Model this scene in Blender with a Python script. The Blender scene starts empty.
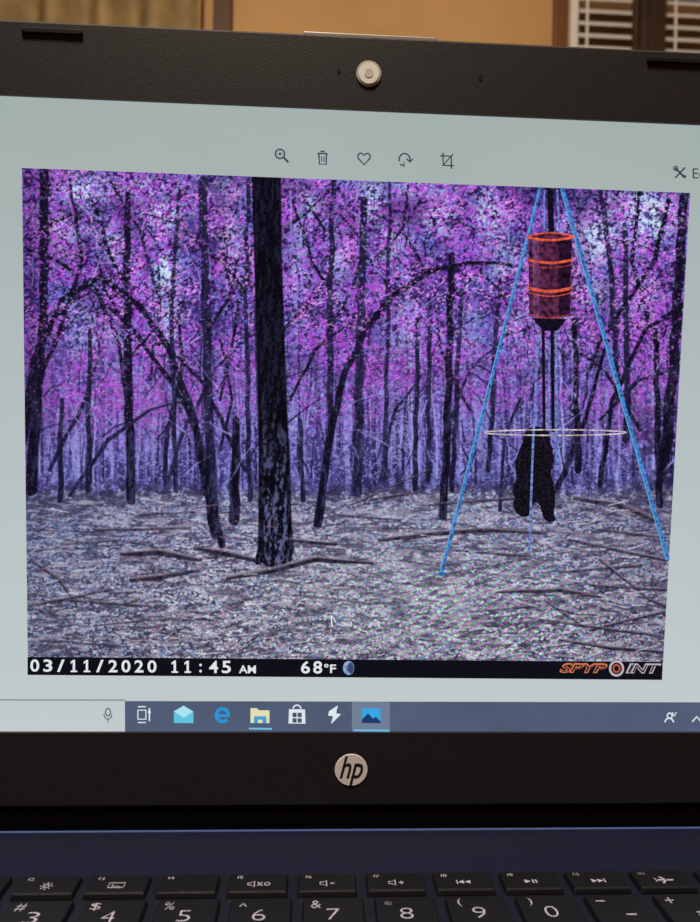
import bpy, bmesh, numpy as np, math, random
from mathutils import Matrix, Vector, Euler
random.seed(7)
sc=bpy.context.scene
sc.view_settings.view_transform='Standard'
Z0=0.7695
# ---------------- calibrated camera (mm in laptop frame) ----------------
F=693.2432; CAM=np.array([-12.8977,-221.9811,117.3923]); ROT=(1.5663,-0.0187,-0.0467)
TAU=-0.0697
R=np.array(Euler(ROT,'XYZ').to_matrix())
ES=np.array([0,math.sin(TAU),math.cos(TAU)]); NN=np.array([0,-math.cos(TAU),math.sin(TAU)])
def p2s(x,y):
    """photo pixel -> millimetres on the flat display plane (x, s)"""
    d=R@np.array([(x-350)/F,-(y-461)/F,-1.0])
    t=-(CAM@NN)/(d@NN); P=CAM+t*d
    return P[0], P@ES
def s2p(xs,ss):
    P=np.stack([xs,ss*ES[1],ss*ES[2]],-1)-CAM
    q=P@R
    return 350+F*q[...,0]/-q[...,2], 461-F*q[...,1]/-q[...,2]
def lin(c):
    c=np.asarray(c,float)/255
    return np.where(c<=0.04045,c/12.92,((c+0.055)/1.055)**2.4)
def L4(c): return tuple(float(v) for v in lin(c))+(1.0,)
# ---------------- materials ----------------
def pbr(name,col,rough=.5,metal=0,noise=0,scale=200,bump=0,spec=.5,col2=None):
    m=bpy.data.materials.new(name); m.use_nodes=True; nt=m.node_tree; b=nt.nodes['Principled BSDF']
    b.inputs['Base Color'].default_value=L4(col); b.inputs['Roughness'].default_value=rough
    b.inputs['Metallic'].default_value=metal; b.inputs['Specular IOR Level'].default_value=spec
    if noise or bump:
        tc=nt.nodes.new('ShaderNodeTexCoord'); n=nt.nodes.new('ShaderNodeTexNoise'); n.inputs['Scale'].default_value=scale; n.inputs['Detail'].default_value=4
        nt.links.new(tc.outputs['Object'],n.inputs['Vector'])
        if noise:
            r=nt.nodes.new('ShaderNodeValToRGB'); c=np.array(col,float)
            r.color_ramp.elements[0].position=.3; r.color_ramp.elements[1].position=.7
            r.color_ramp.elements[0].color=L4(np.clip(c*(1-noise),0,255)); r.color_ramp.elements[1].color=L4(col2 if col2 else np.clip(c*(1+noise),0,255))
            nt.links.new(n.outputs['Fac'],r.inputs['Fac']); nt.links.new(r.outputs['Color'],b.inputs['Base Color'])
        if bump:
            bp=nt.nodes.new('ShaderNodeBump'); bp.inputs['Strength'].default_value=bump; bp.inputs['Distance'].default_value=.001
            nt.links.new(n.outputs['Fac'],bp.inputs['Height']); nt.links.new(bp.outputs['Normal'],b.inputs['Normal'])
    return m
def em(name,col,noise=0,scale=800,strength=1.0):
    m=bpy.data.materials.new(name); m.use_nodes=True; nt=m.node_tree; nt.nodes.clear()
    o=nt.nodes.new('ShaderNodeOutputMaterial'); e=nt.nodes.new('ShaderNodeEmission'); e.inputs['Strength'].default_value=strength
    e.inputs['Color'].default_value=L4(col); nt.links.new(e.outputs[0],o.inputs['Surface'])
    if noise:
        tc=nt.nodes.new('ShaderNodeTexCoord'); n=nt.nodes.new('ShaderNodeTexNoise'); n.inputs['Scale'].default_value=scale; n.inputs['Detail'].default_value=3
        r=nt.nodes.new('ShaderNodeValToRGB'); c=np.array(col,float)
        r.color_ramp.elements[0].position=.35; r.color_ramp.elements[1].position=.65
        r.color_ramp.elements[0].color=L4(np.clip(c*(1-noise),0,255)); r.color_ramp.elements[1].color=L4(np.clip(c*(1+noise)+noise*12,0,255))
        nt.links.new(tc.outputs['Object'],n.inputs['Vector']); nt.links.new(n.outputs['Fac'],r.inputs['Fac']); nt.links.new(r.outputs['Color'],e.inputs['Color'])
    return m
# ---------------- object helpers ----------------
def obj(name,me,mat=None,parent=None,smooth=False):
    o=bpy.data.objects.new(name,me); sc.collection.objects.link(o)
    if mat: me.materials.append(mat)
    if parent: o.parent=parent
    if smooth:
        for p in me.polygons: p.use_smooth=True
    return o
def empty(name,loc=(0,0,0),parent=None):
    o=bpy.data.objects.new(name,None); sc.collection.objects.link(o); o.location=loc; o.parent=parent; o.empty_display_size=.02; return o
def boxes(name,lst,mat,parent=None,bev=0,seg=2,taper=None):
    """lst of (x0,x1,y0,y1,z0,z1) in metres"""
    bm=bmesh.new()
    for b in lst:
        x0,x1,y0,y1,z0,z1=b
        r=bmesh.ops.create_cube(bm,size=1)
        for v in r['verts']:
            tx=ty=0
            if taper and v.co.z>0: tx=taper; ty=taper
            v.co=Vector(((x0+x1)/2+v.co.x*(x1-x0-2*tx),(y0+y1)/2+v.co.y*(y1-y0-2*ty),(z0+z1)/2+v.co.z*(z1-z0)))
    if bev: bmesh.ops.bevel(bm,geom=bm.edges[:],offset=bev,segments=seg,affect='EDGES',profile=.5)
    me=bpy.data.meshes.new(name); bm.to_mesh(me); bm.free()
    return obj(name,me,mat,parent)
def rrect(x0,x1,y0,y1,r,n=8):
    pts=[]
    for cx,cy,a0 in ((x1-r,y1-r,0),(x0+r,y1-r,90),(x0+r,y0+r,180),(x1-r,y0+r,270)):
        for i in range(n+1):
            a=math.radians(a0+90*i/n); pts.append((cx+r*math.cos(a),cy+r*math.sin(a)))
    return pts
def cyl(name,r,h,mat,parent,loc,axis='Z',seg=48,bev=0,r2=None):
    bm=bmesh.new(); bmesh.ops.create_cone(bm,cap_ends=True,segments=seg,radius1=r,radius2=r if r2 is None else r2,depth=h)
    if bev: bmesh.ops.bevel(bm,geom=[e for e in bm.edges if abs(e.verts[0].co.z-e.verts[1].co.z)<1e-7],offset=bev,segments=2,affect='EDGES')
    if axis=='X': bmesh.ops.rotate(bm,matrix=Matrix.Rotation(math.pi/2,3,'Y'),verts=bm.verts)
    if axis=='Y': bmesh.ops.rotate(bm,matrix=Matrix.Rotation(math.pi/2,3,'X'),verts=bm.verts)
    me=bpy.data.meshes.new(name); bm.to_mesh(me); bm.free(); o=obj(name,me,mat,parent); o.location=loc; return o
def textmesh(body,bold=0,shear=0):
    cu=bpy.data.curves.new('t','FONT'); cu.body=body; cu.offset=bold; cu.shear=shear; cu.resolution_u=4
    o=bpy.data.objects.new('t',cu); sc.collection.objects.link(o)
    me=bpy.data.meshes.new_from_object(o.evaluated_get(bpy.context.evaluated_depsgraph_get()))
    V=np.array([v.co[:2] for v in me.vertices]); Fc=[list(p.vertices) for p in me.polygons]
    bpy.data.objects.remove(o); bpy.data.curves.remove(cu); bpy.data.meshes.remove(me)
    mn=V.min(0); mx=V.max(0); V=(V-mn)/(mx-mn)
    return V,Fc
class Flat:
    """thin printed / displayed shapes lying on the display plane"""
    def __init__(s): s.v=[]; s.f=[]
    def add(s,pts,faces,n):
        k=len(s.v)
        for x,y in pts:
            a,b=p2s(x,y); s.v.append((a/1000,b/1000,n/1000))
        s.f+= [[k+i for i in f] for f in faces]
    def poly(s,pts,n=.1):
        s.add(pts,[list(range(len(pts)))],n)
    def stroke(s,pts,w,n=.1,closed=False):
        P=[np.array(p[:2],float) for p in pts]; W=[(p[2] if len(p)>2 else w) for p in pts]
        m=len(P); out=[]
        for i in range(m):
            a=P[(i-1)%m] if (i>0 or closed) else P[i]; b=P[(i+1)%m] if (i<m-1 or closed) else P[i]
            d=b-a; d/=max(1e-6,np.hypot(*d)); nr=np.array([-d[1],d[0]])*W[i]/2
            out+= [P[i]+nr,P[i]-nr]
        fs=[[2*i,2*i+1,(2*i+3)%(2*m),(2*i+2)%(2*m)] for i in range(m if closed else m-1)]
        s.add(out,fs,n)
    def ell(s,cx,cy,rx,ry,w,n=.1,a0=0,a1=360,seg=32):
        st=[(cx+rx*math.cos(math.radians(a0+(a1-a0)*i/seg)),cy+ry*math.sin(math.radians(a0+(a1-a0)*i/seg))) for i in range(seg+1)]
        if a1-a0==360: s.stroke(st[:-1],w,n,True)
        else: s.stroke(st,w,n)
    def disc(s,cx,cy,rx,ry,n=.1,seg=28): s.poly([(cx+rx*math.cos(2*math.pi*i/seg),cy+ry*math.sin(2*math.pi*i/seg)) for i in range(seg)],n)
    def text(s,body,x0,x1,yt,yb,slope=0,bold=0,shear=0,n=.1):
        V,Fc=textmesh(body,bold,shear)
        s.add([(x0+(x1-x0)*u, yb-(yb-yt)*v+slope*(x0+(x1-x0)*u)) for u,v in V],Fc,n)
    def mono(s,body,xc0,pitch,yt,yb,slope=0,bold=.02,n=.1,w=9.0):
        for i,ch in enumerate(body):
            xc=xc0+i*pitch; dy=slope*xc
            if ch=='1':
                s.poly([(xc-1.1,yt+.4+dy),(xc+1.2,yt+dy),(xc+1.2,yb+dy),(xc-1.1,yb+dy)],n)
                s.poly([(xc-3.2,yt+2.2+dy),(xc-.6,yt+.2+dy),(xc-.6,yt+2.6+dy),(xc-3.2,yt+4.2+dy)],n+.01)
                s.poly([(xc-3.2,yb-1.6+dy),(xc+3.4,yb-1.6+dy),(xc+3.4,yb+dy),(xc-3.2,yb+dy)],n+.02); continue
            ww={'/':7.6,':':2.6}.get(ch,w); a,b=yt,yb
            if ch==':': a=yt+3; b=yb-.5
            s.text(ch,xc-ww/2,xc+ww/2,a,b,slope,bold,n=n)
    def done(s,name,mat,parent):
        me=bpy.data.meshes.new(name); me.from_pydata(s.v,[],s.f); me.update()
        bm=bmesh.new(); bm.from_mesh(me); bmesh.ops.triangulate(bm,faces=[f for f in bm.faces if len(f.verts)>4]); bm.to_mesh(me); bm.free()
        return obj(name,me,mat,parent)
# ================= LAPTOP =================
laptop=empty('laptop',(0,0,Z0))
lid=empty('lid',parent=laptop); lid.rotation_euler=(math.pi/2-TAU,0,0)
M=.001
m_bez=pbr('bezel_plastic',(35,34,39),.5,noise=.15,scale=2600,bump=.12,spec=.35)
m_shell=pbr('lid_shell_navy',(24,30,60),.4)
m_deck=pbr('deck_navy',(21,26,48),.42,noise=.10,scale=1500,spec=.35)
m_well=pbr('keyboard_well',(13,16,32),.45)
m_key=pbr('key_black',(15,16,21),.42,bump=.12,scale=2500,spec=.4)
m_leg=pbr('legend_print',(172,170,184),.6)
m_rub=pbr('rubber_black',(10,10,10),.7,spec=.2)
m_hinge=pbr('hinge_dark',(16,18,30),.45,spec=.3)
# screen limits
_,sT=p2s(369,111.5); _,sB=p2s(353,731.5); sTop=242.3; sBot=6.2
XW=172.; OW=190.
# bezel: ring mesh + outer wall
def ring(name,outer,inner,z_front,z_in,z_back,mat):
    n=len(outer); v=[(x*M,y*M,z_front*M) for x,y in outer]+[(x*M,y*M,z_front*M) for x,y in inner]+[(x*M,y*M,z_in*M) for x,y in inner]
    o2=[]; cx=sum(p[0] for p in outer)/n; cy=sum(p[1] for p in outer)/n
    for x,y in outer: o2.append((x+ (.8 if x>cx else -.8), y+(.8 if y>cy else -.8)))
    v+=[(x*M,y*M,(z_front-.8)*M) for x,y in o2]+[(x*M,y*M,z_back*M) for x,y in o2]
    f=[]
    for i in range(n):
        j=(i+1)%n
        f+=[[i,j,n+j,n+i],[n+i,n+j,2*n+j,2*n+i],[3*n+i,3*n+j,j,i],[4*n+i,4*n+j,3*n+j,3*n+i]]
    me=bpy.data.meshes.new(name); me.from_pydata(v,[],f); me.update()
    bm=bmesh.new(); bm.from_mesh(me); bmesh.ops.recalc_face_normals(bm,faces=bm.faces[:]); bm.to_mesh(me); bm.free()
    return obj(name,me,mat,lid)
ring('bezel',rrect(-OW+.8,OW-.8,sBot+.8,sTop-.8,7),rrect(-XW,XW,sB,sT,.3),1.0,-.3,-2.5,m_bez)
bk=boxes('lid_shell',[(-OW*M,OW*M,sBot*M,sTop*M,-6.5*M,-2.4*M)],m_shell,lid,bev=.0015)
# rubber bumpers on top bezel
boxes('screen_bumpers',[
      tuple(t) for t in ((p2s(23,33)[0]*M,p2s(84,33)[0]*M,(p2s(50,33.5)[1]-.8)*M,(p2s(50,33.5)[1]+.8)*M,.9*M,1.7*M),(p2s(645,62)[0]*M,p2s(718,62)[0]*M,(p2s(680,63)[1]-.8)*M,(p2s(680,63)[1]+.8)*M,.9*M,1.7*M))],m_rub,lid,bev=.0003)
# pale strip on the lid's upper edge
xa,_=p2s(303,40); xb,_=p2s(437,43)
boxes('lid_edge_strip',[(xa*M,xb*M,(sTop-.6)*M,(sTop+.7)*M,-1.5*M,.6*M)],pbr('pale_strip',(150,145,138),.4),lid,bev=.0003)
# webcam
wx,ws=p2s(368.5,75.5)
cyl('webcam_ring',3.7*M,.5*M,pbr('webcam_silver',(190,190,186),.35),lid,(wx*M,ws*M,1.15*M),bev=.00015)
cyl('webcam_lens',3.0*M,.3*M,pbr('webcam_white',(250,252,252),.3),lid,(wx*M,ws*M,1.45*M))
cyl('webcam_pupil',1.3*M,.1*M,pbr('webcam_grey',(215,216,212),.3),lid,(wx*M,ws*M,1.65*M))
for i,(a,b,r) in enumerate(((339,73,.5),(480,79.5,.8))):
    x_,s_=p2s(a,b); cyl('mic_hole_%d'%(i+1),r*M,.1*M,m_rub,lid,(x_*M,s_*M,1.05*M))
# logo
lx,ls=p2s(351,768)
cyl('logo_disc',5.2*M,.4*M,pbr('logo_silver',(240,236,238),.4),lid,(lx*M,ls*M,1.1*M),bev=.0001,seg=64)
fl=Flat(); fl.text('hp',339.5,363,754,783.5,bold=.012,shear=.35,n=1.34)
fl.done('logo_letters',pbr('logo_ink',(30,26,30),.5),lid)
# ---------------- display panel ----------------
mp=bpy.data.materials.new('display_window_background'); mp.use_nodes=True; nt=mp.node_tree; nt.nodes.clear()
o_=nt.nodes.new('ShaderNodeOutputMaterial'); e_=nt.nodes.new('ShaderNodeEmission'); nt.links.new(e_.outputs[0],o_.inputs['Surface'])
tc=nt.nodes.new('ShaderNodeTexCoord'); sp=nt.nodes.new('ShaderNodeSeparateXYZ'); nt.links.new(tc.outputs['Object'],sp.inputs[0])
mr=nt.nodes.new('ShaderNodeMapRange'); mr.inputs['From Min'].default_value=sB*M; mr.inputs['From Max'].default_value=sT*M; nt.links.new(sp.outputs['Y'],mr.inputs['Value'])
rp=nt.nodes.new('ShaderNodeValToRGB'); rp.color_ramp.elements[0].color=L4((195,203,205)); rp.color_ramp.elements[1].color=L4((163,176,173))
k=rp.color_ramp.elements.new(.5); k.color=L4((181,191,193))
nz=nt.nodes.new('ShaderNodeTexNoise'); nz.inputs['Scale'].default_value=14; nt.links.new(tc.outputs['Object'],nz.inputs['Vector'])
ad=nt.nodes.new('ShaderNodeMath'); ad.operation='MULTIPLY_ADD'; ad.inputs[1].default_value=.3; nt.links.new(nz.outputs['Fac'],ad.inputs[0]); nt.links.new(mr.outputs[0],ad.inputs[2])
sb=nt.nodes.new('ShaderNodeMath'); sb.operation='SUBTRACT'; sb.inputs[1].default_value=.15; nt.links.new(ad.outputs[0],sb.inputs[0])
nt.links.new(sb.outputs[0],rp.inputs['Fac'])
wv=nt.nodes.new('ShaderNodeTexWave'); wv.wave_type='BANDS'; wv.bands_direction='Y'; wv.inputs['Scale'].default_value=330; wv.inputs['Distortion'].default_value=.6; nt.links.new(tc.outputs['Object'],wv.inputs['Vector'])
mm=nt.nodes.new('ShaderNodeMapRange'); mm.inputs['To Min'].default_value=.985; mm.inputs['To Max'].default_value=1.02; nt.links.new(wv.outputs['Fac'],mm.inputs['Value'])
nt.links.new(mm.outputs[0],e_.inputs['Strength']); nt.links.new(rp.outputs['Color'],e_.inputs['Color'])
me=bpy.data.meshes.new('display_panel'); me.from_pydata([(-XW*M,sB*M,0),(XW*M,sB*M,0),(XW*M,sT*M,0),(-XW*M,sT*M,0)],[],[[0,1,2,3]])
obj('display_panel',me,mp,lid)
# ---------------- displayed trail-camera picture ----------------
NX,NY=960,720
cs=[np.array(p2s(*c)) for c in ((22,168),(690,193),(662,679),(28,674))]
U,V=np.meshgrid(np.linspace(0,1,NX),np.linspace(0,1,NY))
XS=(1-V)*((1-U)*cs[0][0]+U*cs[1][0])+V*((1-U)*cs[3][0]+U*cs[2][0])
SS=(1-V)*((1-U)*cs[0][1]+U*cs[1][1])+V*((1-U)*cs[3][1]+U*cs[2][1])
X,Y=s2p(XS,SS)
rng=np.random.default_rng(3)
def vn(cx,cy,seed,rot=0):
    g=np.random.default_rng(seed).random((256,256))
    Xr=X*math.cos(rot)+Y*math.sin(rot); Yr=-X*math.sin(rot)+Y*math.cos(rot)
    a=Xr/cx+seed*7.31; b=Yr/cy+seed*3.77
    i=np.floor(a).astype(int); j=np.floor(b).astype(int); fa=a-i; fb=b-j
    fa=fa*fa*(3-2*fa); fb=fb*fb*(3-2*fb)
    G=lambda p,q:g[q%256,p%256]
    return (G(i,j)*(1-fa)+G(i+1,j)*fa)*(1-fb)+(G(i,j+1)*(1-fa)+G(i+1,j+1)*fa)*fb
def fn(cx,cy,seed,rot=.4):
    """two rotated octaves: hides the lattice"""
    return .5*vn(cx,cy,seed,rot)+.5*vn(cx*.6,cy*.6,seed+100,-rot*1.3)
def ss(a,b,x): t=np.clip((x-a)/(b-a),0,1); return t*t*(3-2*t)
C=np.zeros((NY,NX,3))
def mix(mask,col):
    global C
    C+= (np.asarray(col,float)-C)*mask[...,None]
def mixm(mask,colarr): 
    global C
    C+= (colarr-C)*mask[...,None]
HZ=490+6*(vn(60,60,1)-.5)
low=fn(60,50,2); low2=fn(26,22,3)
C[:]=(50,31,98)
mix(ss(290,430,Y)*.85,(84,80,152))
mix(ss(.42,.7,low)*.55*(1-ss(360,450,Y)),(94,54,164))
mix(ss(.45,.7,fn(40,30,4))*.5*(1-ss(360,450,Y)),(88,94,186))
# vertical streaks in the far wood
st=vn(2.2,26,5)*.6+vn(4.5,40,6)*.4
band=ss(320,390,Y)*(1-ss(495,515,Y))
mix(ss(.50,.68,st)*band*.6,(140,144,212)); mix(ss(.46,.64,1-st)*band*.65,(42,38,82))
mix(ss(.54,.64,fn(3.6,3,8))*band*.5,(50,38,92))
haze=np.zeros_like(X)
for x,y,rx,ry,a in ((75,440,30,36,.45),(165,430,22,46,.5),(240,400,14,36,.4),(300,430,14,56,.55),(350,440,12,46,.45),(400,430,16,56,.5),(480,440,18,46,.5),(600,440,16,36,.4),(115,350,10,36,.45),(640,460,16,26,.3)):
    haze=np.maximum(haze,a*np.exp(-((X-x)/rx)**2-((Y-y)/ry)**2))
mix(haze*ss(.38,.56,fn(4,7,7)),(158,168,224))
f1=fn(7,5,10); f2=fn(4,3,11); f3=fn(2.8,2.1,12); f4=fn(2.4,1.9,13); f5=fn(3.6,2.5,14); f6=fn(2.1,1.7,15)
mix(ss(.44,.66,f1)*.5*(1-ss(380,450,Y)),(102,52,160))
# bright sky gaps
sky=np.zeros_like(X)
for x,y,rx,ry,a in ((165,272,14,25,1),(160,215,30,22,.8),(82,190,22,15,1),(440,218,20,18,.9),(370,205,18,30,.75),(645,215,38,32,1),(298,270,13,54,.6),(232,250,13,48,.5),(395,240,18,24,.65),(490,215,20,22,.8),(600,235,26,34,.85),(60,235,20,26,.55),(515,330,20,26,.45),(310,205,17,18,.7),(170,325,13,36,.75),(110,240,15,22,.65),(590,290,22,34,.55),(405,330,22,34,.4),(340,260,12,34,.5),(150,190,34,15,.7),(500,260,18,22,.55),(90,330,22,28,.45),(640,290,22,28,.5),(420,190,40,12,.65),(470,330,16,34,.35),(230,190,16,16,.5)):
    sky=np.maximum(sky,a*np.exp(-((X-x)/rx)**2-((Y-y)/ry)**2))
mix(np.clip(sky*1.25,0,1)*ss(.31,.49,f2),(176,206,232))
mix(ss(.55,.95,sky)*ss(.42,.58,f2)*.8,(208,230,232))
mix(ss(.56,.64,f3)*ss(.35,.6,low2)*.7*(1-ss(400,460,Y)*.5),(132,138,228))
def seg_draw(x0,y0,w0,x1,y1,w1,col,alpha=1,bark=0,soft=.7,light=None,drop=None):
    m=max(w0,w1)/2+3
    bx0,bx1=min(x0,x1)-m,max(x0,x1)+m; by0,by1=min(y0,y1)-m,max(y0,y1)+m
    i0=int((bx0-34)/670*NX)-16; i1=int((bx1-20)/634*NX)+16
    j0=int((by0-196)/490*NY)-12; j1=int((by1-166)/486*NY)+12
    i0=max(0,i0); j0=max(0,j0); i1=min(NX,i1); j1=min(NY,j1)
    if i1<=i0 or j1<=j0: return
    x=X[j0:j1,i0:i1]; y=Y[j0:j1,i0:i1]
    dx,dy=x1-x0,y1-y0; L=dx*dx+dy*dy+1e-6
    t=np.clip(((x-x0)*dx+(y-y0)*dy)/L,0,1); px=x-x0-t*dx; py=y-y0-t*dy
    d=np.hypot(px,py); w=(w0+(w1-w0)*t)/2
    a=np.clip((w+soft/2-d)/soft,0,1)*alpha
    if drop is not None: a=a*drop[j0:j1,i0:i1]
    sub=C[j0:j1,i0:i1]
    c=np.broadcast_to(np.asarray(col,float),sub.shape).copy()
    if bark:
        nb=BARK[j0:j1,i0:i1]; c=c*(1+bark*(nb-.5)[...,None]*2)
        if light is not None:
            lt=np.clip(light[j0:j1,i0:i1]*ss(.44,.68,nb),0,1)[...,None]; c=c+(np.array((92,98,140.))-c)*lt
    sub+= (c-sub)*a[...,None]
def path(pts,col,alpha=1,bark=0,soft=.8,light=None,wob=0,drop=None,rs=None):
    rr=random.Random(rs) if rs is not None else random
    P=[pts[0]]
    for a,b in zip(pts[:-1],pts[1:]):
        n=max(1,int(math.hypot(b[0]-a[0],b[1]-a[1])/16)) if wob else 1
        for k in range(1,n+1):
            t=k/n; j=wob if k<n else 0
            P.append((a[0]+(b[0]-a[0])*t+rr.uniform(-j,j),a[1]+(b[1]-a[1])*t+rr.uniform(-j,j)*.5,a[2]+(b[2]-a[2])*t))
    for a,b in zip(P[:-1],P[1:]): seg_draw(a[0],a[1],a[2],b[0],b[1],b[2],col,alpha,bark,soft,light,drop)
BARK=.6*fn(1.7,3.6,30,.12)+.4*vn(2.6,16,31,.05)
for _ in range(150):
    x=random.uniform(25,688); y1=random.uniform(470,505); y0=random.uniform(180,400); w=random.uniform(1,3.2)
    col=random.choice([(34,28,66),(44,40,88),(26,22,50),(150,154,216),(66,66,130)])
    dx=random.uniform(-18,18); path([(x+dx,y0,w*.6),(x+dx*.2,(y0+y1)/2,w*.8),(x,y1,w)],col,random.uniform(.5,.9),wob=1.5)
mix(ss(.57,.65,f4)*ss(320,400,Y)*(1-ss(490,510,Y))*.55,(160,154,226))
# dusky pink sprays low on the left and right
sp1=np.exp(-((X-130)/110)**2-((Y-395)/42)**2)+.8*np.exp(-((X-650)/60)**2-((Y-400)/50)**2)+.7*np.exp(-((X-400)/90)**2-((Y-370)/40)**2)
mix(np.clip(sp1,0,1)*ss(.48,.59,fn(5,2.6,17))*.8,(150,82,170))
# first leaf layer
top=1-ss(370,470,Y)
mag=fn(38,30,16)
mix(ss(.53,.61,f5)*ss(.3,.58,mag)*top*.88,(152,64,192))
mix(ss(.59,.66,f6)*ss(.38,.6,mag)*(1-ss(350,460,Y))*.9,(200,102,218))
mix(ss(.56,.64,fn(4.4,3.2,18))*(1-ss(300,440,Y))*.75,(28,13,54))
# ---- ground ----
g1=fn(8,2.6,20,.1); g2=fn(3.6,1.8,21,.2); g3=fn(2.3,1.5,22); g4=fn(60,20,23,.1); g5=fn(24,8,24,.1)
G=np.zeros_like(C); G[:]=(110,114,136)
near=ss(500,640,Y)
def gm(mask,col):
    global G
    G+= (np.asarray(col,float)-G)*mask[...,None]
gm(ss(.4,.62,g4)*.65,(142,146,160)); gm(ss(.5,.66,g5)*.5,(84,84,112))
gm(ss(.50,.61,g1*.5+g2*.5)*.85,(186,192,206)); gm(ss(.53,.63,1-g2)*.85,(44,42,64))
gm(ss(.62,.69,g3)*.85,(220,222,232)); gm(ss(.56,.66,1-g3)*.6,(54,50,72)); gm(ss(.58,.68,fn(5,2.5,25))*.6,(160,126,148)); gm(ss(.6,.72,fn(6,3,26))*.45,(104,138,196))
gm((1-near)*.30,(104,106,164)); gm(ss(220,40,X)*.28,(54,66,106)); gm(ss(560,650,X)*.22,(60,52,78))
gm(np.exp(-((X-400)/130)**2-((Y-590)/64)**2)*.28,(192,204,202))
gm(ss(.53,.61,1-fn(16,3.6,27,.1))*.5,(52,46,68))
gm(ss(.57,.64,fn(18,3,28,-.12))*.4,(190,184,196))
ph=(X*.9+Y*1.3)*.55+2*vn(50,50,29)
mo=np.sin(ph)*(.55*np.exp(-((X-480)/150)**2-((Y-620)/80)**2)+.12)
G[...,1]+=34*mo; G[...,0]-=18*mo; G[...,2]-=16*mo
mixm(ss(-6,8,Y-HZ+14*(g2-.5)),G)
# brush at horizon
mix(np.exp(-((Y-HZ)/12)**2)*ss(.42,.58,vn(5,6,40)*.5+f3*.5)*.65,(34,31,58))
mix(ss(600,680,X)*np.exp(-((Y-450)/48)**2)*ss(.38,.55,fn(6,5,41))*.85,(26,18,44))
# trunks and leaning stems
T=(19,15,34); T2=(30,27,56)
trees=[
 ([(44,170,9),(44,300,9),(37,400,10),(31,490,12)],T),([(70,180,3),(82,260,4),(60,330,4),(40,380,5)],T),([(96,210,4),(112,260,4),(128,290,4)],T),
 ([(128,195,6),(127,330,8),(131,500,9)],T),([(203,180,8),(208,400,9),(213,522,11)],T2),([(236,420,7),(234,520,11)],T),
 ([(24,440,7),(34,360,6),(62,300,6),(100,277,6),(140,306,6),(170,350,6),(194,420,7),(215,535,8)],T),([(100,300,3),(130,325,4),(170,380,5),(188,410,5),(205,460,6),(222,545,7)],T),([(178,300,3),(183,360,4),(168,430,4),(165,490,4)],T2),
 ([(334,180,5),(330,300,6),(331,430,7),(318,525,8)],T2),([(364,200,7),(360,330,8),(357,492,10)],T2),
 ([(524,268,2.5),(500,263,3),(470,263,4),(430,271,5),(395,294,6),(365,330,6),(345,372,6),(330,440,7),(317,525,8)],T),([(395,296,3),(378,270,3),(360,250,2)],T),
 ([(452,255,6),(448,400,7),(443,516,8)],T),([(430,300,4),(428,480,5)],T2),([(417,320,4),(415,490,5)],T2),([(462,290,4),(452,490,5)],T2),
 ([(574,320,5),(578,470,7)],T),([(608,340,3),(585,420,4),(556,490,6)],T),([(625,225,5),(628,400,6),(626,440,7)],T2),([(655,330,5),(660,505,7)],T),
 ([(684,196,9),(676,330,10),(664,470,11)],T),([(668,200,4),(655,260,5),(600,340,4),(590,370,3)],T),([(600,190,5),(612,280,5),(618,400,5)],T2),
 ([(500,280,4),(488,470,5)],T2),([(390,180,3),(385,480,5)],T2),([(300,420,4),(303,500,5)],T2),([(248,180,4),(246,330,4),(250,500,5)],T2),([(180,190,3),(172,300,4),(176,490,5)],T2),([(90,330,4),(88,490,6)],T2),([(62,400,4),(60,500,6)],T2),
 ([(520,400,3),(505,440,3),(500,510,4)],T2),([(325,230,3),(300,190,2)],T),([(640,180,3),(632,260,4),(650,330,4)],T),([(220,400,3),(240,300,3),(252,250,2)],T),
 ([(284,330,4),(310,300,3),(336,290,2)],T),([(128,360,3),(160,320,2),(185,300,2)],T),([(44,330,4),(75,300,3),(98,290,2)],T),([(360,270,3),(395,240,2),(420,200,2)],T),
 ([(40,230,3),(70,215,3),(100,222,2)],T),([(205,250,3),(180,225,2),(150,215,2)],T),([(280,230,4),(305,215,3),(330,190,2)],T),([(362,240,3),(340,215,2)],T),([(452,300,3),(480,270,2)],T),([(470,264,3),(500,290,2),(515,320,2)],T),
 ([(110,180,3),(140,230,3),(160,300,3),(150,380,3)],T2),([(545,350,3),(530,400,3)],T2),([(600,420,3),(640,380,3),(675,370,2)],T),([(220,450,3),(232,400,3),(220,340,2)],T),
 ([(245,470,4),(205,385,4),(165,345,3),(130,340,2)],T),([(165,492,4),(180,440,4),(215,370,3),(250,335,3)],T2),([(345,310,3),(312,262,3),(292,200,2)],T),([(425,271,3),(402,232,3),(408,185,2)],T),([(640,430,4),(605,372,3),(575,350,3)],T),([(690,300,4),(645,330,4),(612,400,4),(600,485,5)],T),
 ([(50,470,4),(85,400,4),(100,350,3),(90,310,2)],T2),([(128,330,4),(105,290,3),(95,250,2)],T),([(470,410,3),(440,350,3),(435,310,2)],T),([(380,480,3),(395,410,3),(425,370,2)],T2),([(208,330,4),(228,300,3),(238,260,2)],T),([(330,330,3),(352,290,3),(362,260,2)],T),
 ([(28,250,3),(60,262,4),(96,290,4),(118,340,4),(126,400,3)],T),([(250,300,3),(222,262,3),(190,245,2),(160,250,2)],T),([(290,400,3),(315,350,3),(352,322,2),(380,318,2)],T),([(443,440,4),(470,370,3),(505,335,3),(525,330,2)],T2),([(70,495,4),(108,440,4),(150,410,3),(190,400,2)],T2)]
LT=ss(300,500,Y)*.6
for k,(p,c) in enumerate(trees): path(p,c,.95,bark=.5,light=LT*.6,wob=1.3,rs=k)
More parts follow.
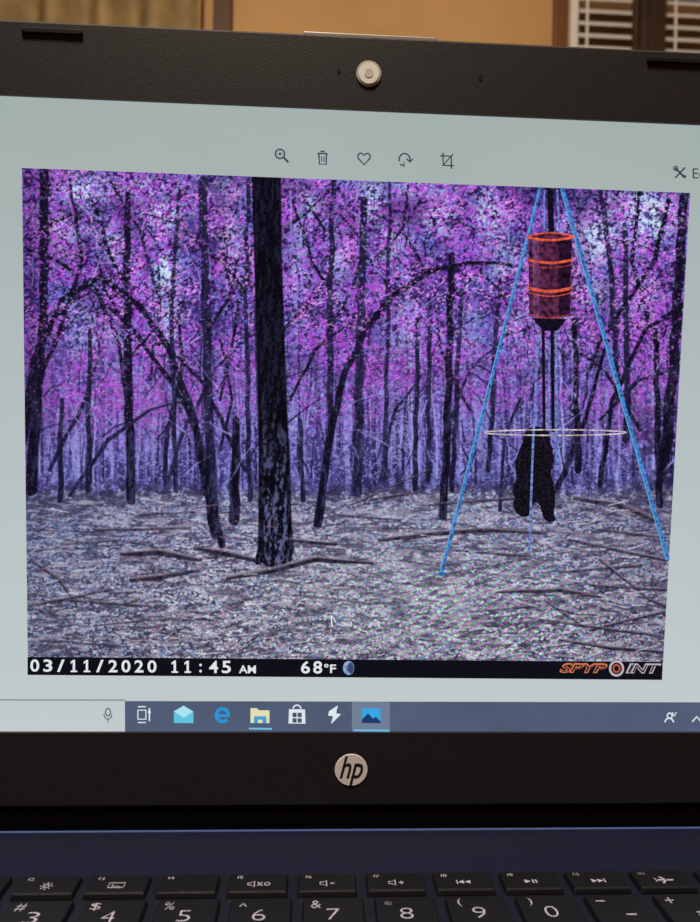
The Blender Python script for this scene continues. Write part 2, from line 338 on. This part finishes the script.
for _ in range(270):
    x=random.uniform(25,688); y=random.uniform(180,480); a=random.uniform(-2.6,-.5); P=[]; w=random.uniform(1.,2.2)
    for k in range(random.randint(2,4)):
        P.append((x,y,w)); x+=math.cos(a)*random.uniform(8,20); y+=math.sin(a)*random.uniform(8,20); a+=random.uniform(-.4,.4); w*=.8
    P.append((x,y,w)); path(P,random.choice([(20,14,36),(22,16,44),(146,142,214)]),.8)
# second leaf layer, over thin trunks
cov=(1-ss(320,430,Y))
mix(ss(.60,.67,fn(4.0,2.6,50))*ss(.4,.6,fn(30,22,52))*cov*.88,(170,76,206))
mix(ss(.62,.69,fn(3.2,2.2,53))*ss(.45,.65,fn(32,26,55))*cov*.7,(124,130,230))
mix(ss(.62,.68,fn(3.0,2.0,56))*ss(.43,.6,fn(32,26,58))*(1-ss(290,420,Y))*.85,(220,144,226))
mix(ss(.64,.71,fn(2.6,2.,59))*(.35+.65*np.clip(sky,0,1))*(1-ss(400,470,Y))*.75,(202,220,246))
mix(ss(320,180,Y)*ss(.5,.68,fn(40,30,61))*.35*(1-np.clip(sky*1.3,0,1)),(24,11,46))
mix(ss(70,22,X)*(1-ss(430,520,Y))*.3,(24,12,46))
# re-state the big stems so they read through the leaves
DR=ss(.62,.48,fn(4,3,70))
for k,(p,c) in enumerate(trees):
    if max(q_[2] for q_ in p)>=5: path(p,c,.62,bark=.5,light=LT*.6,wob=1.3,rs=k,drop=DR)
# main trunk
tl=ss(360,520,Y)*.75+.16
path([(266,160,29),(268,260,28),(271,350,28),(274,450,30),(275,520,33),(275,550,36)],(14,12,23),1,bark=.6,light=tl,soft=1)
path([(263,548,8),(258,561,8)],(14,12,23),1,bark=.4,light=tl*.6); path([(286,548,8),(289,558,7)],(14,12,23),1,bark=.4,light=tl*.6)
path([(255,300,3),(261,450,5),(261,550,6)],(10,9,18),.6); path([(288,440,4),(289,520,5),(292,552,5)],(10,9,18),.55)
# logs and sticks
logs=[([(122,554,4),(160,552,7),(200,560,4)],.8),([(195,548,4),(225,553,6),(255,560,5)],.85),([(132,580,5),(160,577,6),(190,572,4)],.75),([(228,578,4),(270,571,6),(315,559,6),(372,563,3)],.85),([(290,540,4),(336,544,3)],.75),
 ([(380,540,4),(430,534,5),(480,530,5),(545,533,4)],.7),([(30,560,2),(60,580,4),(76,604,3)],.75),([(498,592,3),(560,590,5),(600,597,3)],.75),([(560,572,3),(640,566,3)],.6),([(570,540,3),(665,560,3)],.65),
 ([(575,498,4),(620,505,6),(655,520,5)],.7),([(560,640,3),(610,648,4),(662,652,4)],.8),([(590,630,3),(664,612,3)],.7),([(600,560,3),(650,600,3),(665,606,3)],.65),([(60,600,3),(150,606,3)],.6),([(96,530,3),(190,528,3)],.55),([(440,575,2),(520,560,2)],.45),([(350,505,2),(430,470,2)],.6),([(370,500,3),(420,492,3)],.55),([(30,606,3),(110,590,3)],.55),([(545,600,3),(585,628,3)],.55),([(430,505,3),(520,498,3)],.55),([(200,640,2),(290,632,2)],.4),([(590,585,3),(664,590,3)],.65),([(540,620,3),(660,636,3)],.65),([(340,515,3),(400,520,2)],.5),([(60,545,2),(120,540,3)],.5),([(450,550,2),(530,556,3)],.5),
 ([(100,625,2),(180,618,3)],.5),([(300,595,2),(370,604,3)],.45),([(40,640,3),(120,646,2)],.5),([(470,612,2),(540,606,3)],.5),([(230,605,2),(262,596,3)],.5),([(600,530,3),(664,538,3)],.6),([(140,515,3),(195,512,2)],.55),([(400,560,2),(440,566,2)],.5)]
for p,a in logs:
    path(p,(32,26,42),a,bark=.7,wob=1.2); path([(x,y-w*.4,w*.4) for x,y,w in p],(176,162,178),a*.6,wob=.6)
for _ in range(230):
    x=random.uniform(25,668); y=random.uniform(505,655); l=random.uniform(6,24); a=random.uniform(-.5,.5)
    path([(x,y,1.3),(x+l*math.cos(a),y+l*math.sin(a)*.6,1)],random.choice([(32,30,44),(40,34,52),(36,30,46),(210,212,222),(136,100,116)]),.65)
gr=rng.normal(0,1,X.shape)
C*= 1.04*(1+.07*gr)[...,None]
C=np.clip(C,0,255)
col=np.ones((NY*NX,4),np.float32); col[:,:3]=lin(C.reshape(-1,3))
verts=np.stack([XS*M,SS*M,np.full_like(XS,.05*M)],-1).reshape(-1,3).astype(np.float32)
idx=np.arange(NX*NY).reshape(NY,NX)
q=np.stack([idx[1:,:-1],idx[1:,1:],idx[:-1,1:],idx[:-1,:-1]],-1).reshape(-1)
me=bpy.data.meshes.new('forest_picture'); me.vertices.add(NX*NY); me.vertices.foreach_set('co',verts.ravel())
nf=(NX-1)*(NY-1); me.loops.add(nf*4); me.loops.foreach_set('vertex_index',q.astype(np.int32)); me.polygons.add(nf)
me.polygons.foreach_set('loop_start',np.arange(0,nf*4,4,dtype=np.int32)); me.polygons.foreach_set('loop_total',np.full(nf,4,np.int32)); me.update(calc_edges=True)
ca=me.color_attributes.new('pic','FLOAT_COLOR','POINT'); ca.data.foreach_set('color',col.ravel())
mpic=bpy.data.materials.new('forest_picture_display'); mpic.use_nodes=True; nt=mpic.node_tree; nt.nodes.clear()
o_=nt.nodes.new('ShaderNodeOutputMaterial'); e_=nt.nodes.new('ShaderNodeEmission'); at=nt.nodes.new('ShaderNodeAttribute'); at.attribute_name='pic'
nt.links.new(at.outputs['Color'],e_.inputs['Color']); nt.links.new(e_.outputs[0],o_.inputs['Surface'])
obj('forest_picture',me,mpic,lid)
# ---------------- displayed bear (hunched under the ring) ----------------
out=[(524,434),(527,430),(533,427),(540,427),(546,430),(549,436),(550,443),(553,449),(554,456),(553,464),(551,471),(552,479),(554,487),(555,496),(555,506),(554,514),(556,519),(550,522),(545,520),(542,513),(540,506),(537,502),(534,503),(532,507),(530,511),(530,515),(525,517),(519,515),(515,511),(513,505),(515,499),(513,494),(513,486),(516,480),(516,474),(515,468),(516,459),(519,450),(522,444),(523,439)]
P=[]
for a,b in zip(out,out[1:]+out[:1]):
    P.append(a); P.append(((a[0]+b[0])/2+random.uniform(-1.1,1.1),(a[1]+b[1])/2+random.uniform(-1.1,1.1)))
bear=Flat(); bear.poly(P,.12)
bear.done('displayed_bear',em('bear_black',(15,12,20),.6,1300),lid)
a=Flat()
for p in ([(520,452,.6),(519,460,1.6),(520,470,.6)],[(541,434,.6),(545,442,1.6),(547,450,.6)],[(547,484,.6),(549,494,1.6),(549,504,.6)],[(526,474,.6),(527,483,1.4),(526,490,.6)]): a.stroke(p,2,.13)
a.done('displayed_bear_fur_highlights',em('bear_fur_highlight',(30,24,34),.45,2600),lid)  # lighter strokes painted in as highlights on the bear's fur
# ---------------- displayed tripod feeder ----------------
a=Flat()
a.stroke([(540,188),(441,575)],3.4,.20); a.stroke([(562,188),(668,560)],3.6,.20)
a.stroke([(434,574),(447,573)],2.2,.2); 
a.done('displayed_tripod_legs',em('tripod_blue',(52,112,176),.3,900),lid)
a=Flat(); a.stroke([(560.5,190),(666,560)],.9,.22); a.stroke([(538.8,190),(440,572)],.9,.22); a.done('displayed_leg_highlight',em('tripod_light',(104,164,214)),lid)
a=Flat(); a.stroke([(538,335),(533,440),(529,553)],2.2,.18); a.stroke([(556,330),(556,430),(558,470)],2.4,.18); a.stroke([(544,190),(544,232)],2,.18); a.stroke([(557,190),(559,232)],2,.18); a.stroke([(549,340),(549,430)],1.6,.18)
a.done('displayed_feed_rods',em('rod_blue_grey',(96,116,176),.3,900),lid)
a=Flat(); a.stroke([(543,326),(544,432)],3,.16); a.stroke([(552,326),(553,432)],3.4,.16); a.stroke([(550,190),(551,232)],6,.16)
a.poly([(532,318),(567,319),(557,331),(543,331)],.24); a.done('displayed_funnel',em('funnel_dark',(18,14,28),.3,900),lid)
a=Flat(); arc=lambda y,x0=526,x1=572,b=3:[(x0+(x1-x0)*i/12,y+b*math.sin(math.pi*i/12)) for i in range(13)]
a.poly([(528,236)]+[(529,316)]+arc(316,529,570)[1:-1]+[(570,316),(572,236)]+list(reversed([(528+44*i/8,236-4*math.sin(math.pi*i/8)) for i in range(1,8)])),.26)
a.done('displayed_barrel',em('barrel_rust',(68,29,54),.45,700),lid)
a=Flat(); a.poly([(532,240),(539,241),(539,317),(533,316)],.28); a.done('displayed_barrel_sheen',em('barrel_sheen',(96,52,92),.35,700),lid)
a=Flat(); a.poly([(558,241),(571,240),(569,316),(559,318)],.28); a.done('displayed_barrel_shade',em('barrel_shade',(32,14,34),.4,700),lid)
a=Flat(); a.stroke(arc(237,526,574,3.5),2.4,.3); a.stroke([(526+48*i/12,237-4*math.sin(math.pi*i/12)) for i in range(13)],1.6,.3); a.stroke(arc(260,527,573,3),2.4,.3); a.stroke(arc(288,527,572,3.5),3.0,.3); a.stroke(arc(293,529,571,3.5),1.0,.3)
a.done('displayed_barrel_bands',em('band_red_orange',(222,84,62),.2,700),lid)
a=Flat(); a.stroke(arc(315,530,569,3),1.4,.3); a.stroke(arc(265,529,571,3),1.0,.3); a.done('displayed_barrel_seams',em('seam_red',(150,56,66),.2,700),lid)
a=Flat(); a.ell(555,432.5,71,2.8,1.3,.32,seg=48); a.done('displayed_feeder_ring',em('ring_pale',(176,168,168),.3,500),lid)
# ---------------- stamp bar ----------------
a=Flat(); a.poly([(28,656.5),(662,661.5),(661.5,679.5),(28,674.5)],.34); a.done('displayed_info_bar',em('bar_black',(16,16,24)),lid)
sl=.0075
a=Flat()
a.mono('03/11/2020',35.3,13.0,658.6,671,sl,.02,.4); a.mono('11:45',175,12.9,658.6,671,sl,.02,.4); a.text('AM',239,256,663,671,sl,.02,n=.4); a.mono('68',305.5,12.2,658.2,670.8,sl,.02,.4); a.text('°F',324,336,661,670,sl,.02,n=.4)
a.done('displayed_date_text',em('text_white',(225,228,235)),lid)
a=Flat(); a.disc(348.5,667.5,5.6,7,.4); a.done('displayed_moon',em('moon_blue',(120,140,180),.3,900),lid)
a=Flat(); a.disc(350.5,667.5,3,5.5,.42); a.done('displayed_moon_shade',em('moon_dark',(60,70,110)),lid)
a=Flat(); a.text('SPYP',559,607,658.5,668.5,.007,.045,.3,n=.38); a.done('displayed_badge_orange',em('badge_orange',(214,120,84)),lid)
a=Flat(); a.text('SPYP',560.5,605.5,660,667.5,.007,.0,.3,n=.42); a.text('INT',627,659,660,667.5,.007,.0,.3,n=.42); a.done('displayed_badge_dark',em('badge_dark',(50,36,44)),lid)
a=Flat(); a.text('INT',625,661,658.5,668.5,.007,.045,.3,n=.38); a.ell(616,668,6.5,7,2.2,.4); a.done('displayed_badge_silver',em('badge_silver',(186,178,186)),lid)
a=Flat(); a.ell(616,668,3.2,3.6,1.6,.41); a.done('displayed_badge_red',em('badge_red',(190,90,60)),lid)
# ---------------- window toolbar icons ----------------
a=Flat(); w=1.5
a.ell(280,154,4.6,4.6,w,.1); a.stroke([(283.5,157.5),(288.5,162.5)],2,.1); a.stroke([(277.5,154),(282.5,154)],1,.1); a.stroke([(280,151.5),(280,156.5)],1,.1)
a.stroke([(317.5,153.5),(327.5,153.8)],w,.1); a.stroke([(318.8,154),(319.4,164.3),(326,164.5),(326.5,154)],w,.1); a.stroke([(320.5,151.5),(324.8,151.6)],w,.1); a.stroke([(321.6,156.5),(321.8,162)],1,.1); a.stroke([(324,156.5),(324,162)],1,.1)
a.stroke([(364,164.8),(358.3,158.6),(357.8,155.5),(360,153.2),(362.3,153.6),(364,155.8),(365.9,153.8),(368.3,153.5),(370.3,156),(369.6,159)],w,.1,True)
a.ell(404.5,159.5,5.4,5.8,w,.1,a0=-200,a1=20,seg=20); a.stroke([(406.5,158.8),(409.8,162.2),(413,158.8)],1.4,.1); a.stroke([(400,164.5),(403.5,165.8)],w,.1); a.stroke([(404,162),(404,167)],1,.1)
a.stroke([(443,153),(443,165.5),(454,165.7)],w,.1); a.stroke([(440,156),(451.3,156.3),(451.3,169)],w,.1); a.stroke([(442.5,166),(453,154)],1.2,.1)
a.stroke([(675,168),(685,178)],2,.1); a.stroke([(685,167.5),(675,178)],1.6,.1); a.ell(675.5,168.5,2,2,1.2,.1); a.stroke([(682,176),(686,177)],2.6,.1)
a.text('Edit & Create',692.5,770,147.5,157.8,.03,0,n=.1)
a.done('displayed_toolbar_icons',em('icon_slate',(58,68,74)),lid)
a=Flat(); a.ell(108,712,2.4,3.8,1.3,.1); a.ell(108,713.5,4,5.5,1.1,.1,a0=0,a1=180,seg=14); a.stroke([(108,719),(108,722)],1.1,.1); a.done('displayed_microphone_icon',em('icon_grey',(96,106,116)),lid)
# ---------------- taskbar ----------------
_,st=p2s(371,701.5)
x125,_=p2s(125,715)
me=bpy.data.meshes.new('tb'); me.from_pydata([(x125*M,sB*M,.06*M),(XW*M,sB*M,.06*M),(XW*M,st*M,.06*M),(x125*M,st*M,.06*M)],[],[[0,1,2,3]])
obj('displayed_taskbar',me,em('taskbar_slate',(80,92,116),.05,30),lid)
a=Flat(); a.stroke([(-160,699.5),(125,700)],1.2,.08); a.done('displayed_search_edge',em('search_edge',(120,130,134)),lid)
a=Flat(); a.poly([(352,701.5),(390,702),(390,731.5),(352,731.3)],.1); a.done('displayed_active_tile',em('tile_light',(112,126,150)),lid)
a=Flat(); a.poly([(249,727.5),(272,727.7),(272,729.5),(249,729.3)],.14); a.poly([(354,729.3),(389,729.5),(389,731.3),(354,731)],.14); a.done('displayed_tile_underline',em('underline_blue',(110,190,235)),lid)
a=Flat() # white icons
a.stroke([(138,710),(146,710),(146,719),(138,719)],1.4,.14,True); a.stroke([(149.5,708),(149.5,721)],1.4,.14); a.stroke([(138,706.5),(146,706.5)],1.2,.14); a.stroke([(138,722.3),(146,722.3)],1.2,.14); a.disc(149.5,712,1.4,1.8,.14)
a.poly([(329,711),(338,705),(336,713),(341,714),(331,724),(333,716),(328,715.5)],.14)
a.poly([(289,709),(305,709.2),(305.5,723.5),(288.5,723.3)],.14); a.ell(297,708.5,3.8,3.6,1.4,.14,a0=180,a1=360,seg=12)
a.ell(669.5,715.5,2.4,2.6,1.4,.14); a.ell(669,723,4.4,5,1.4,.14,a0=190,a1=350,seg=12); a.stroke([(672,712),(674,716),(676,712)],1.3,.14)
a.stroke([(692,721.5),(696.5,716.5),(701,721.5)],1.6,.14)
a.done('displayed_taskbar_white_icons',em('icon_white',(222,230,236)),lid)
a=Flat()
for x,y in ((292.5,712.5),(297.6,712.5),(292.5,718),(297.6,718)): a.poly([(x,y),(x+4.2,y),(x+4.2,y+4.4),(x,y+4.4)],.16)
a.done('displayed_store_tiles',em('tile_dark',(70,84,110)),lid)
a=Flat(); a.poly([(174,711),(193.5,711.3),(193.5,723),(174,722.7)],.14); a.done('displayed_mail_icon',em('mail_cyan',(94,196,224)),lid)
a=Flat(); a.poly([(174,711),(183.7,705.5),(193.5,711.3),(183.7,717.5)],.16); a.done('displayed_mail_flap',em('mail_pale',(170,226,240)),lid)
a=Flat(); a.ell(222.5,715,6,6.4,3.4,.14,a0=40,a1=355,seg=26); a.stroke([(217,715.5),(230,715.5)],2.8,.15); a.done('displayed_browser_icon',em('browser_blue',(40,150,214)),lid)
a=Flat(); a.poly([(250.5,708),(257,708),(259,710),(269.5,710.2),(269.5,723),(250.5,722.8)],.14); a.done('displayed_folder_icon',em('folder_cream',(226,222,176)),lid)
a=Flat(); a.poly([(254,716),(266.5,716.1),(266.5,723),(262.5,722.9),(262.5,719.5),(258,719.4),(258,722.9),(254,722.8)],.16); a.done('displayed_folder_clip',em('folder_blue',(70,160,214)),lid)
a=Flat(); a.poly([(362,708),(380.5,708.3),(380.5,723),(362,722.7)],.14); a.done('displayed_photo_icon',em('photo_blue',(56,166,226)),lid)
a=Flat(); a.poly([(362,722.7),(362,719),(368,713),(373,718.5),(375.5,716.5),(380.5,721),(380.5,723)],.16); a.done('displayed_photo_hills',em('photo_navy',(30,60,110)),lid)
a=Flat(); a.stroke([(331,615),(332,626)],1.4,.4); a.stroke([(331,615),(336,622)],1.1,.4); a.done('displayed_cursor',em('cursor_white',(220,225,230)),lid)

# ================= BASE / KEYBOARD =================
base=empty('base',parent=laptop)
boxes('base_chassis',[(-OW*M,OW*M,-246*M,0,-19.3*M,-1.7*M)],m_deck,base,bev=.0009,seg=3)
boxes('hinge_cover',[(-160*M,160*M,.2*M,13*M,-17*M,-3.4*M)],m_hinge,base,bev=.001)
cyl('hinge_barrel',5*M,300*M,m_hinge,base,(0,6.5*M,-.5*M),'X')
boxes('rear_edge_highlight',[(-186*M,186*M,-1.6*M,-.6*M,-1.75*M,-1.55*M)],pbr('edge_highlight_blue',(74,92,150),.35),base)  # highlight along the deck's rear bevel, put in as a paler blue strip
boxes('rubber_feet',[(x*M-.01,x*M+.01,y*M-.004,y*M+.004,-19.5*M,-19.2*M) for x in (-160,160) for y in (-12,-234)],m_rub,base)
# keyboard well
wy0,wy1=-126.5,-24.6
me=bpy.data.meshes.new('keyboard_well'); me.from_pydata([(-150*M,wy0*M,-1.66*M),(184*M,wy0*M,-1.66*M),(184*M,wy1*M,-1.66*M),(-150*M,wy1*M,-1.66*M)],[],[[0,1,2,3]])
obj('keyboard_well',me,m_well,base)
keys=[]
def key(cx,cy,w,d): keys.append(((cx-w/2)*M,(cx+w/2)*M,(cy-d/2)*M,(cy+d/2)*M,-1.6*M,0.0))
yF,yN=-30.76,-44.4
for i in range(-3,14): key(-84.06+19*i,yF,16.6,8.8)
for x in (177,): key(x,yF,12,8.8)
for i in range(-1,12): key(-120.54+19*i,yN,16.6,14.6)
key(117.5,yN,28,14.6)
NP=(141.5,155.2,168.9)
for x in NP: key(x,yN,11.8,14.6)
key(-136,yN-17,23,14.6) 
for i in range(12): key(-112+19*i,yN-17,16.6,14.6)
key(118.5,yN-17,22,14.6)
key(-133,yN-34,28,14.6)
for i in range(11): key(-107+19*i,yN-34,16.6,14.6)
key(112,yN-34,35,14.6)
key(-128,yN-51,38,14.6)
for i in range(10): key(-97.5+19*i,yN-51,16.6,14.6)
key(107,yN-51,45,14.6)
for x,w_ in ((-139,17),(-120,17),(-101,17),(-82,17),(-16,108),(48,17),(67,17)): key(x,yN-68,w_,14.6)
for x in (86,105,124): key(x,yN-71.6,16.6,7)
key(105,yN-64,16.6,7)
for r in (1,2,3,4):
    for x in NP: key(x,yN-17*r,11.8,14.6)
boxes('keycaps',keys,m_key,base,bev=.00035,seg=2,taper=.0005)
# touchpad
boxes('touchpad',[(-62*M,48*M,-228*M,-150*M,-1.7*M,-1.55*M)],pbr('touchpad_navy',(30,36,72),.3),base,bev=.00005)
# legends
class Leg:
    def __init__(s): s.v=[]; s.f=[]
    def text(s,t,cx,cy,w,h,bold=0):
        V,Fc=textmesh(t,bold); k=len(s.v)
        s.v+=[((cx-w/2+w*u)*M,(cy-h/2+h*v)*M,.03*M) for u,v in V]; s.f+=[[k+i for i in f] for f in Fc]
    def stroke(s,pts,w=.35,closed=False):
        P=[np.array(p,float) for p in pts]; m=len(P); k=len(s.v)
        for i in range(m):
            a=P[(i-1)%m] if (i>0 or closed) else P[i]; b=P[(i+1)%m] if (i<m-1 or closed) else P[i]
            d=b-a; d/=max(1e-6,np.hypot(*d)); nr=np.array([-d[1],d[0]])*w/2
            for e in (P[i]+nr,P[i]-nr): s.v.append((e[0]*M,e[1]*M,.03*M))
        s.f+=[[k+2*i,k+2*i+1,k+(2*i+3)%(2*m),k+(2*i+2)%(2*m)] for i in range(m if closed else m-1)]
lg=Leg()
ch=['1','2','3','4','5','6','7','8','9','0','-','=']; sh=['!','@','#','$','%','^','&','*','(',')','_','+']
for i in range(12):
    cx=-120.54+19*i
    if i<10: lg.text(ch[i],cx-.2,yN+.1,3.4 if i else 1.4,4.2,-.018)
    else: lg.text(ch[i],cx+1.5,yN-1.4,2.6,.5 if i==10 else 1.6)
    wS,hS={'^':(2,1.3),'*':(1.8,1.8),'_':(2.4,.4),'(':(1.,3.2),')':(1.,3.2),'!':(.6,3.0),'+':(2.4,2.4)}.get(sh[i],(2.6,3.0))
    lg.text(sh[i],cx-4.6,yN+4.1,wS,hS,-.012)
def fx(i): return -84.06+19*i
def circ(cx,cy,r,n=12,a0=0,a1=360): return [(cx+r*math.cos(math.radians(a0+(a1-a0)*k/n)),cy+r*math.sin(math.radians(a0+(a1-a0)*k/n))) for k in range(n+(a1-a0<360))]
yy=yF-.6
for i in (-1,0):
    lg.stroke(circ(fx(i),yy,.7),.3,True)
    for k in range(8):
        a_=k*math.pi/4; lg.stroke([(fx(i)+1.1*math.cos(a_),yy+1.1*math.sin(a_)),(fx(i)+1.7*math.cos(a_),yy+1.7*math.sin(a_))],.28)
x=fx(1); lg.stroke([(x-2.4,yy-1),(x+1.8,yy-1),(x+1.8,yy+1.1),(x-2.4,yy+1.1)],.3,True); lg.stroke([(x-1.4,yy+.6),(x-1.4,yy-.5),(x+.8,yy-.5)],.25)
def spk(x):
    lg.stroke([(x-1.6,yy-.5),(x-.8,yy-.5),(x+.2,yy-1.3),(x+.2,yy+1.3),(x-.8,yy+.5),(x-1.6,yy+.5)],.3,True)
x=fx(3); spk(x-1.2); lg.stroke([(x-.2,yy-.8),(x+1.2,yy+.8)],.3); lg.stroke([(x-.2,yy+.8),(x+1.2,yy-.8)],.3); lg.stroke(circ(x+2.5,yy,.7),.3,True)
x=fx(4); spk(x-.4); lg.stroke([(x+.8,yy),(x+2.,yy)],.35)
x=fx(5); spk(x-.4); lg.stroke([(x+.8,yy),(x+2.2,yy)],.35); lg.stroke([(x+1.5,yy-.7),(x+1.5,yy+.7)],.35)
def tri(x,d):
    k=len(lg.v); lg.v+=[((x-d*.8)*M,(yy-.8)*M,.03*M),((x+d*.8)*M,yy*M,.03*M),((x-d*.8)*M,(yy+.8)*M,.03*M)]; lg.f.append([k,k+1,k+2])
x=fx(6); tri(x+1,-1); tri(x-.8,-1); lg.stroke([(x-1.9,yy-.8),(x-1.9,yy+.8)],.35)
x=fx(7); tri(x-1,1); lg.stroke([(x+.5,yy-.8),(x+.5,yy+.8)],.4); lg.stroke([(x+1.4,yy-.8),(x+1.4,yy+.8)],.4)
x=fx(8); tri(x-1,1); tri(x+.8,1); lg.stroke([(x+1.9,yy-.8),(x+1.9,yy+.8)],.35)
x=fx(9); lg.stroke([(x-2.4,yy),(x+2.6,yy)],.55); lg.stroke([(x+.6,yy),(x-.9,yy+1.5)],.5); lg.stroke([(x+.6,yy),(x-.9,yy-1.5)],.5); lg.stroke([(x-2.,yy),(x-2.6,yy+.8)],.35); lg.stroke([(x-2.,yy),(x-2.6,yy-.8)],.35)
for i in range(-1,10):
    lg.text('f%d'%(i+2),fx(i)-5.2,yF+2.4,1.7,1.2,-.01)
rows=['QWERTYUIOP[]','ASDFGHJKL;\'','ZXCVBNM,./']; offs=(-112,-107,-97.5)
for r,(t,o) in enumerate(zip(rows,offs)):
    for i,c in enumerate(t): lg.text(c.lower() if c.isalpha() else c,o+19*i-3,yN-17*(r+1)+1.5,2.6 if c.isalpha() else .9,3)
me=bpy.data.meshes.new('key_legends'); me.from_pydata(lg.v,[],lg.f); me.update(); obj('key_legends',me,m_leg,base)

# ================= TABLE =================
table=empty('wooden_table',(0,0,0))
m_wood=pbr('table_wood',(96,62,38),.45,noise=.3,scale=8)
boxes('table_top',[(-.75,.75,-.42,.38,.72,.75)],m_wood,table,bev=.004)
boxes('table_legs',[(x-.03,x+.03,y-.03,y+.03,0,.722) for x in (-.68,.68) for y in (-.35,.31)],m_wood,table,bev=.003)
boxes('table_apron',[(-.66,.66,-.345,-.325,.64,.722),(-.66,.66,.285,.305,.64,.722)],m_wood,table)
# ================= ROOM =================
WY=1.5
m_wall=pbr('wall_paint_tan',(202,162,108),.8,noise=.06,scale=3)
wx0,wx1,wz0,wz1=.60,1.42,1.05,2.16
boxes('wall_back',[(-2.2,wx0,WY,WY+.12,0,2.45),(wx1,2.2,WY,WY+.12,0,2.45),(wx0,wx1,WY,WY+.12,0,wz0),(wx0,wx1,WY,WY+.12,wz1,2.45)],m_wall)
boxes('wall_left',[(-2.32,-2.2,-2.2,WY+.12,0,2.45)],m_wall); boxes('wall_right',[(2.2,2.32,-2.2,WY+.12,0,2.45)],m_wall); boxes('wall_front',[(-2.2,2.2,-2.32,-2.2,0,2.45)],m_wall)
boxes('floor',[(-2.32,2.32,-2.32,WY+.12,-.1,0)],pbr('floor_wood',(120,84,52),.5,noise=.2,scale=5))
boxes('ceiling',[(-2.32,2.32,-2.32,WY+.12,2.45,2.55)],pbr('ceiling_white',(215,205,185),.9,noise=.03,scale=6))
boxes('baseboard_back',[(-2.2,2.2,WY-.015,WY,0,.1)],pbr('trim_white',(210,200,180),.5))
# window with frame + blinds
win=empty('window_1',(0,0,0)); m_w=pbr('window_white',(245,242,238),.45)
boxes('frame',[(wx0,wx0+.02,WY-.01,WY+.08,wz0,wz1),(wx1-.02,wx1,WY-.01,WY+.08,wz0,wz1),(wx0,wx1,WY-.01,WY+.08,wz1-.04,wz1),(wx0,wx1,WY-.03,WY+.08,wz0,wz0+.04)],m_w,win,bev=.003)
boxes('glass_pane',[(wx0+.02,wx1-.02,WY+.085,WY+.09,wz0+.04,wz1-.04)],pbr('night_glass',(130,98,66),.2),win)
bl=empty('window_blinds',(0,0,0)); 
bm=bmesh.new(); z=wz0+.06
while z<wz1-.06:
    r=bmesh.ops.create_cube(bm,size=1)
    for v in r['verts']: v.co=Vector(((wx0+wx1)/2+v.co.x*(wx1-wx0-.06),WY+.025+v.co.y*.014+v.co.z*.002,z+v.co.z*.002+v.co.y*.018))
    z+=.031
me=bpy.data.meshes.new('slats'); bm.to_mesh(me); bm.free(); obj('slats',me,m_w,bl)
boxes('ladder_tapes',[(x-.003,x+.003,WY+.012,WY+.015,wz0+.05,wz1-.05) for x in (wx0+.05,wx0+.28,wx0+.54,wx0+.75)],m_w,bl)
# curtains
def curtain(name,x0,x1,y,z0,z1,mat,folds,amp,ph=0):
    n=folds*16; v=[];f=[]
    for k in range(7):
        zz=z0+(z1-z0)*k/6
        for i in range(n+1):
            t=i/n; xx=x0+(x1-x0)*t
            v.append((xx,y-amp*(1+math.sin(t*folds*2*math.pi+ph+.4*math.sin(t*9)))*(.8+.2*math.sin(k*1.1+i*.05)),zz))
    for k in range(6):
        for i in range(n): a_=k*(n+1)+i; f.append([a_,a_+1,a_+n+2,a_+n+1])
    me=bpy.data.meshes.new(name); me.from_pydata(v,[],f); o=obj(name,me,mat,None,True); o.modifiers.new('s','SOLIDIFY').thickness=.003; return o
curtain('curtain',-1.05,-.31,WY-.035,.02,2.42,pbr('curtain_olive',(154,132,92),.85,noise=.15,scale=12),6,.035)
curtain('curtain.001',.735,.815,WY-.045,.9,2.42,pbr('curtain_brown',(66,46,32),.85,noise=.15,scale=12),2,.018)
boxes('trim_1',[(-.285,-.24,WY-.03,WY,0.1,2.45)],pbr('trim_brown',(84,52,28),.5),None,bev=.003)
boxes('trim_2',[(.555,.59,WY-.02,WY,0.1,2.45)],pbr('trim_tan',(120,78,42),.5),None,bev=.003)
# unseen ceiling lamp and area light, added to light the room
lamp=empty('added_ceiling_lamp',(-.2,-.5,2.45))
cyl('added_lamp_base',.09,.03,m_w,lamp,(0,0,-.015)); cyl('added_lamp_glass',.14,.06,em('added_lamp_glow',(255,214,160),strength=3),lamp,(0,0,-.06),r2=.11,bev=.004)
def area(name,loc,size,energy,col,tgt):
    l=bpy.data.lights.new(name,'AREA'); l.shape='DISK'; l.size=size; l.energy=energy; l.color=col
    o=bpy.data.objects.new(name,l); sc.collection.objects.link(o); o.location=loc
    o.rotation_euler=(Vector(tgt)-Vector(loc)).to_track_quat('-Z','Y').to_euler(); return o
area('added_ceiling_light',(-.2,-.5,2.33),.3,46,(1,.85,.68),(0,.3,.8))
wd=bpy.data.worlds.new('w'); sc.world=wd; wd.use_nodes=True; wd.node_tree.nodes['Background'].inputs[0].default_value=(.6,.65,.8,1); wd.node_tree.nodes['Background'].inputs[1].default_value=.2
# ================= CAMERA =================
cd=bpy.data.cameras.new('camera'); co=bpy.data.objects.new('camera',cd); sc.collection.objects.link(co); sc.camera=co
cd.sensor_fit='HORIZONTAL'; cd.sensor_width=36; cd.lens=36*F/700; cd.clip_start=.01
co.location=(CAM[0]*M,CAM[1]*M,CAM[2]*M+Z0); co.rotation_euler=ROT
cd.dof.use_dof=True; cd.dof.focus_distance=.225; cd.dof.aperture_fstop=24
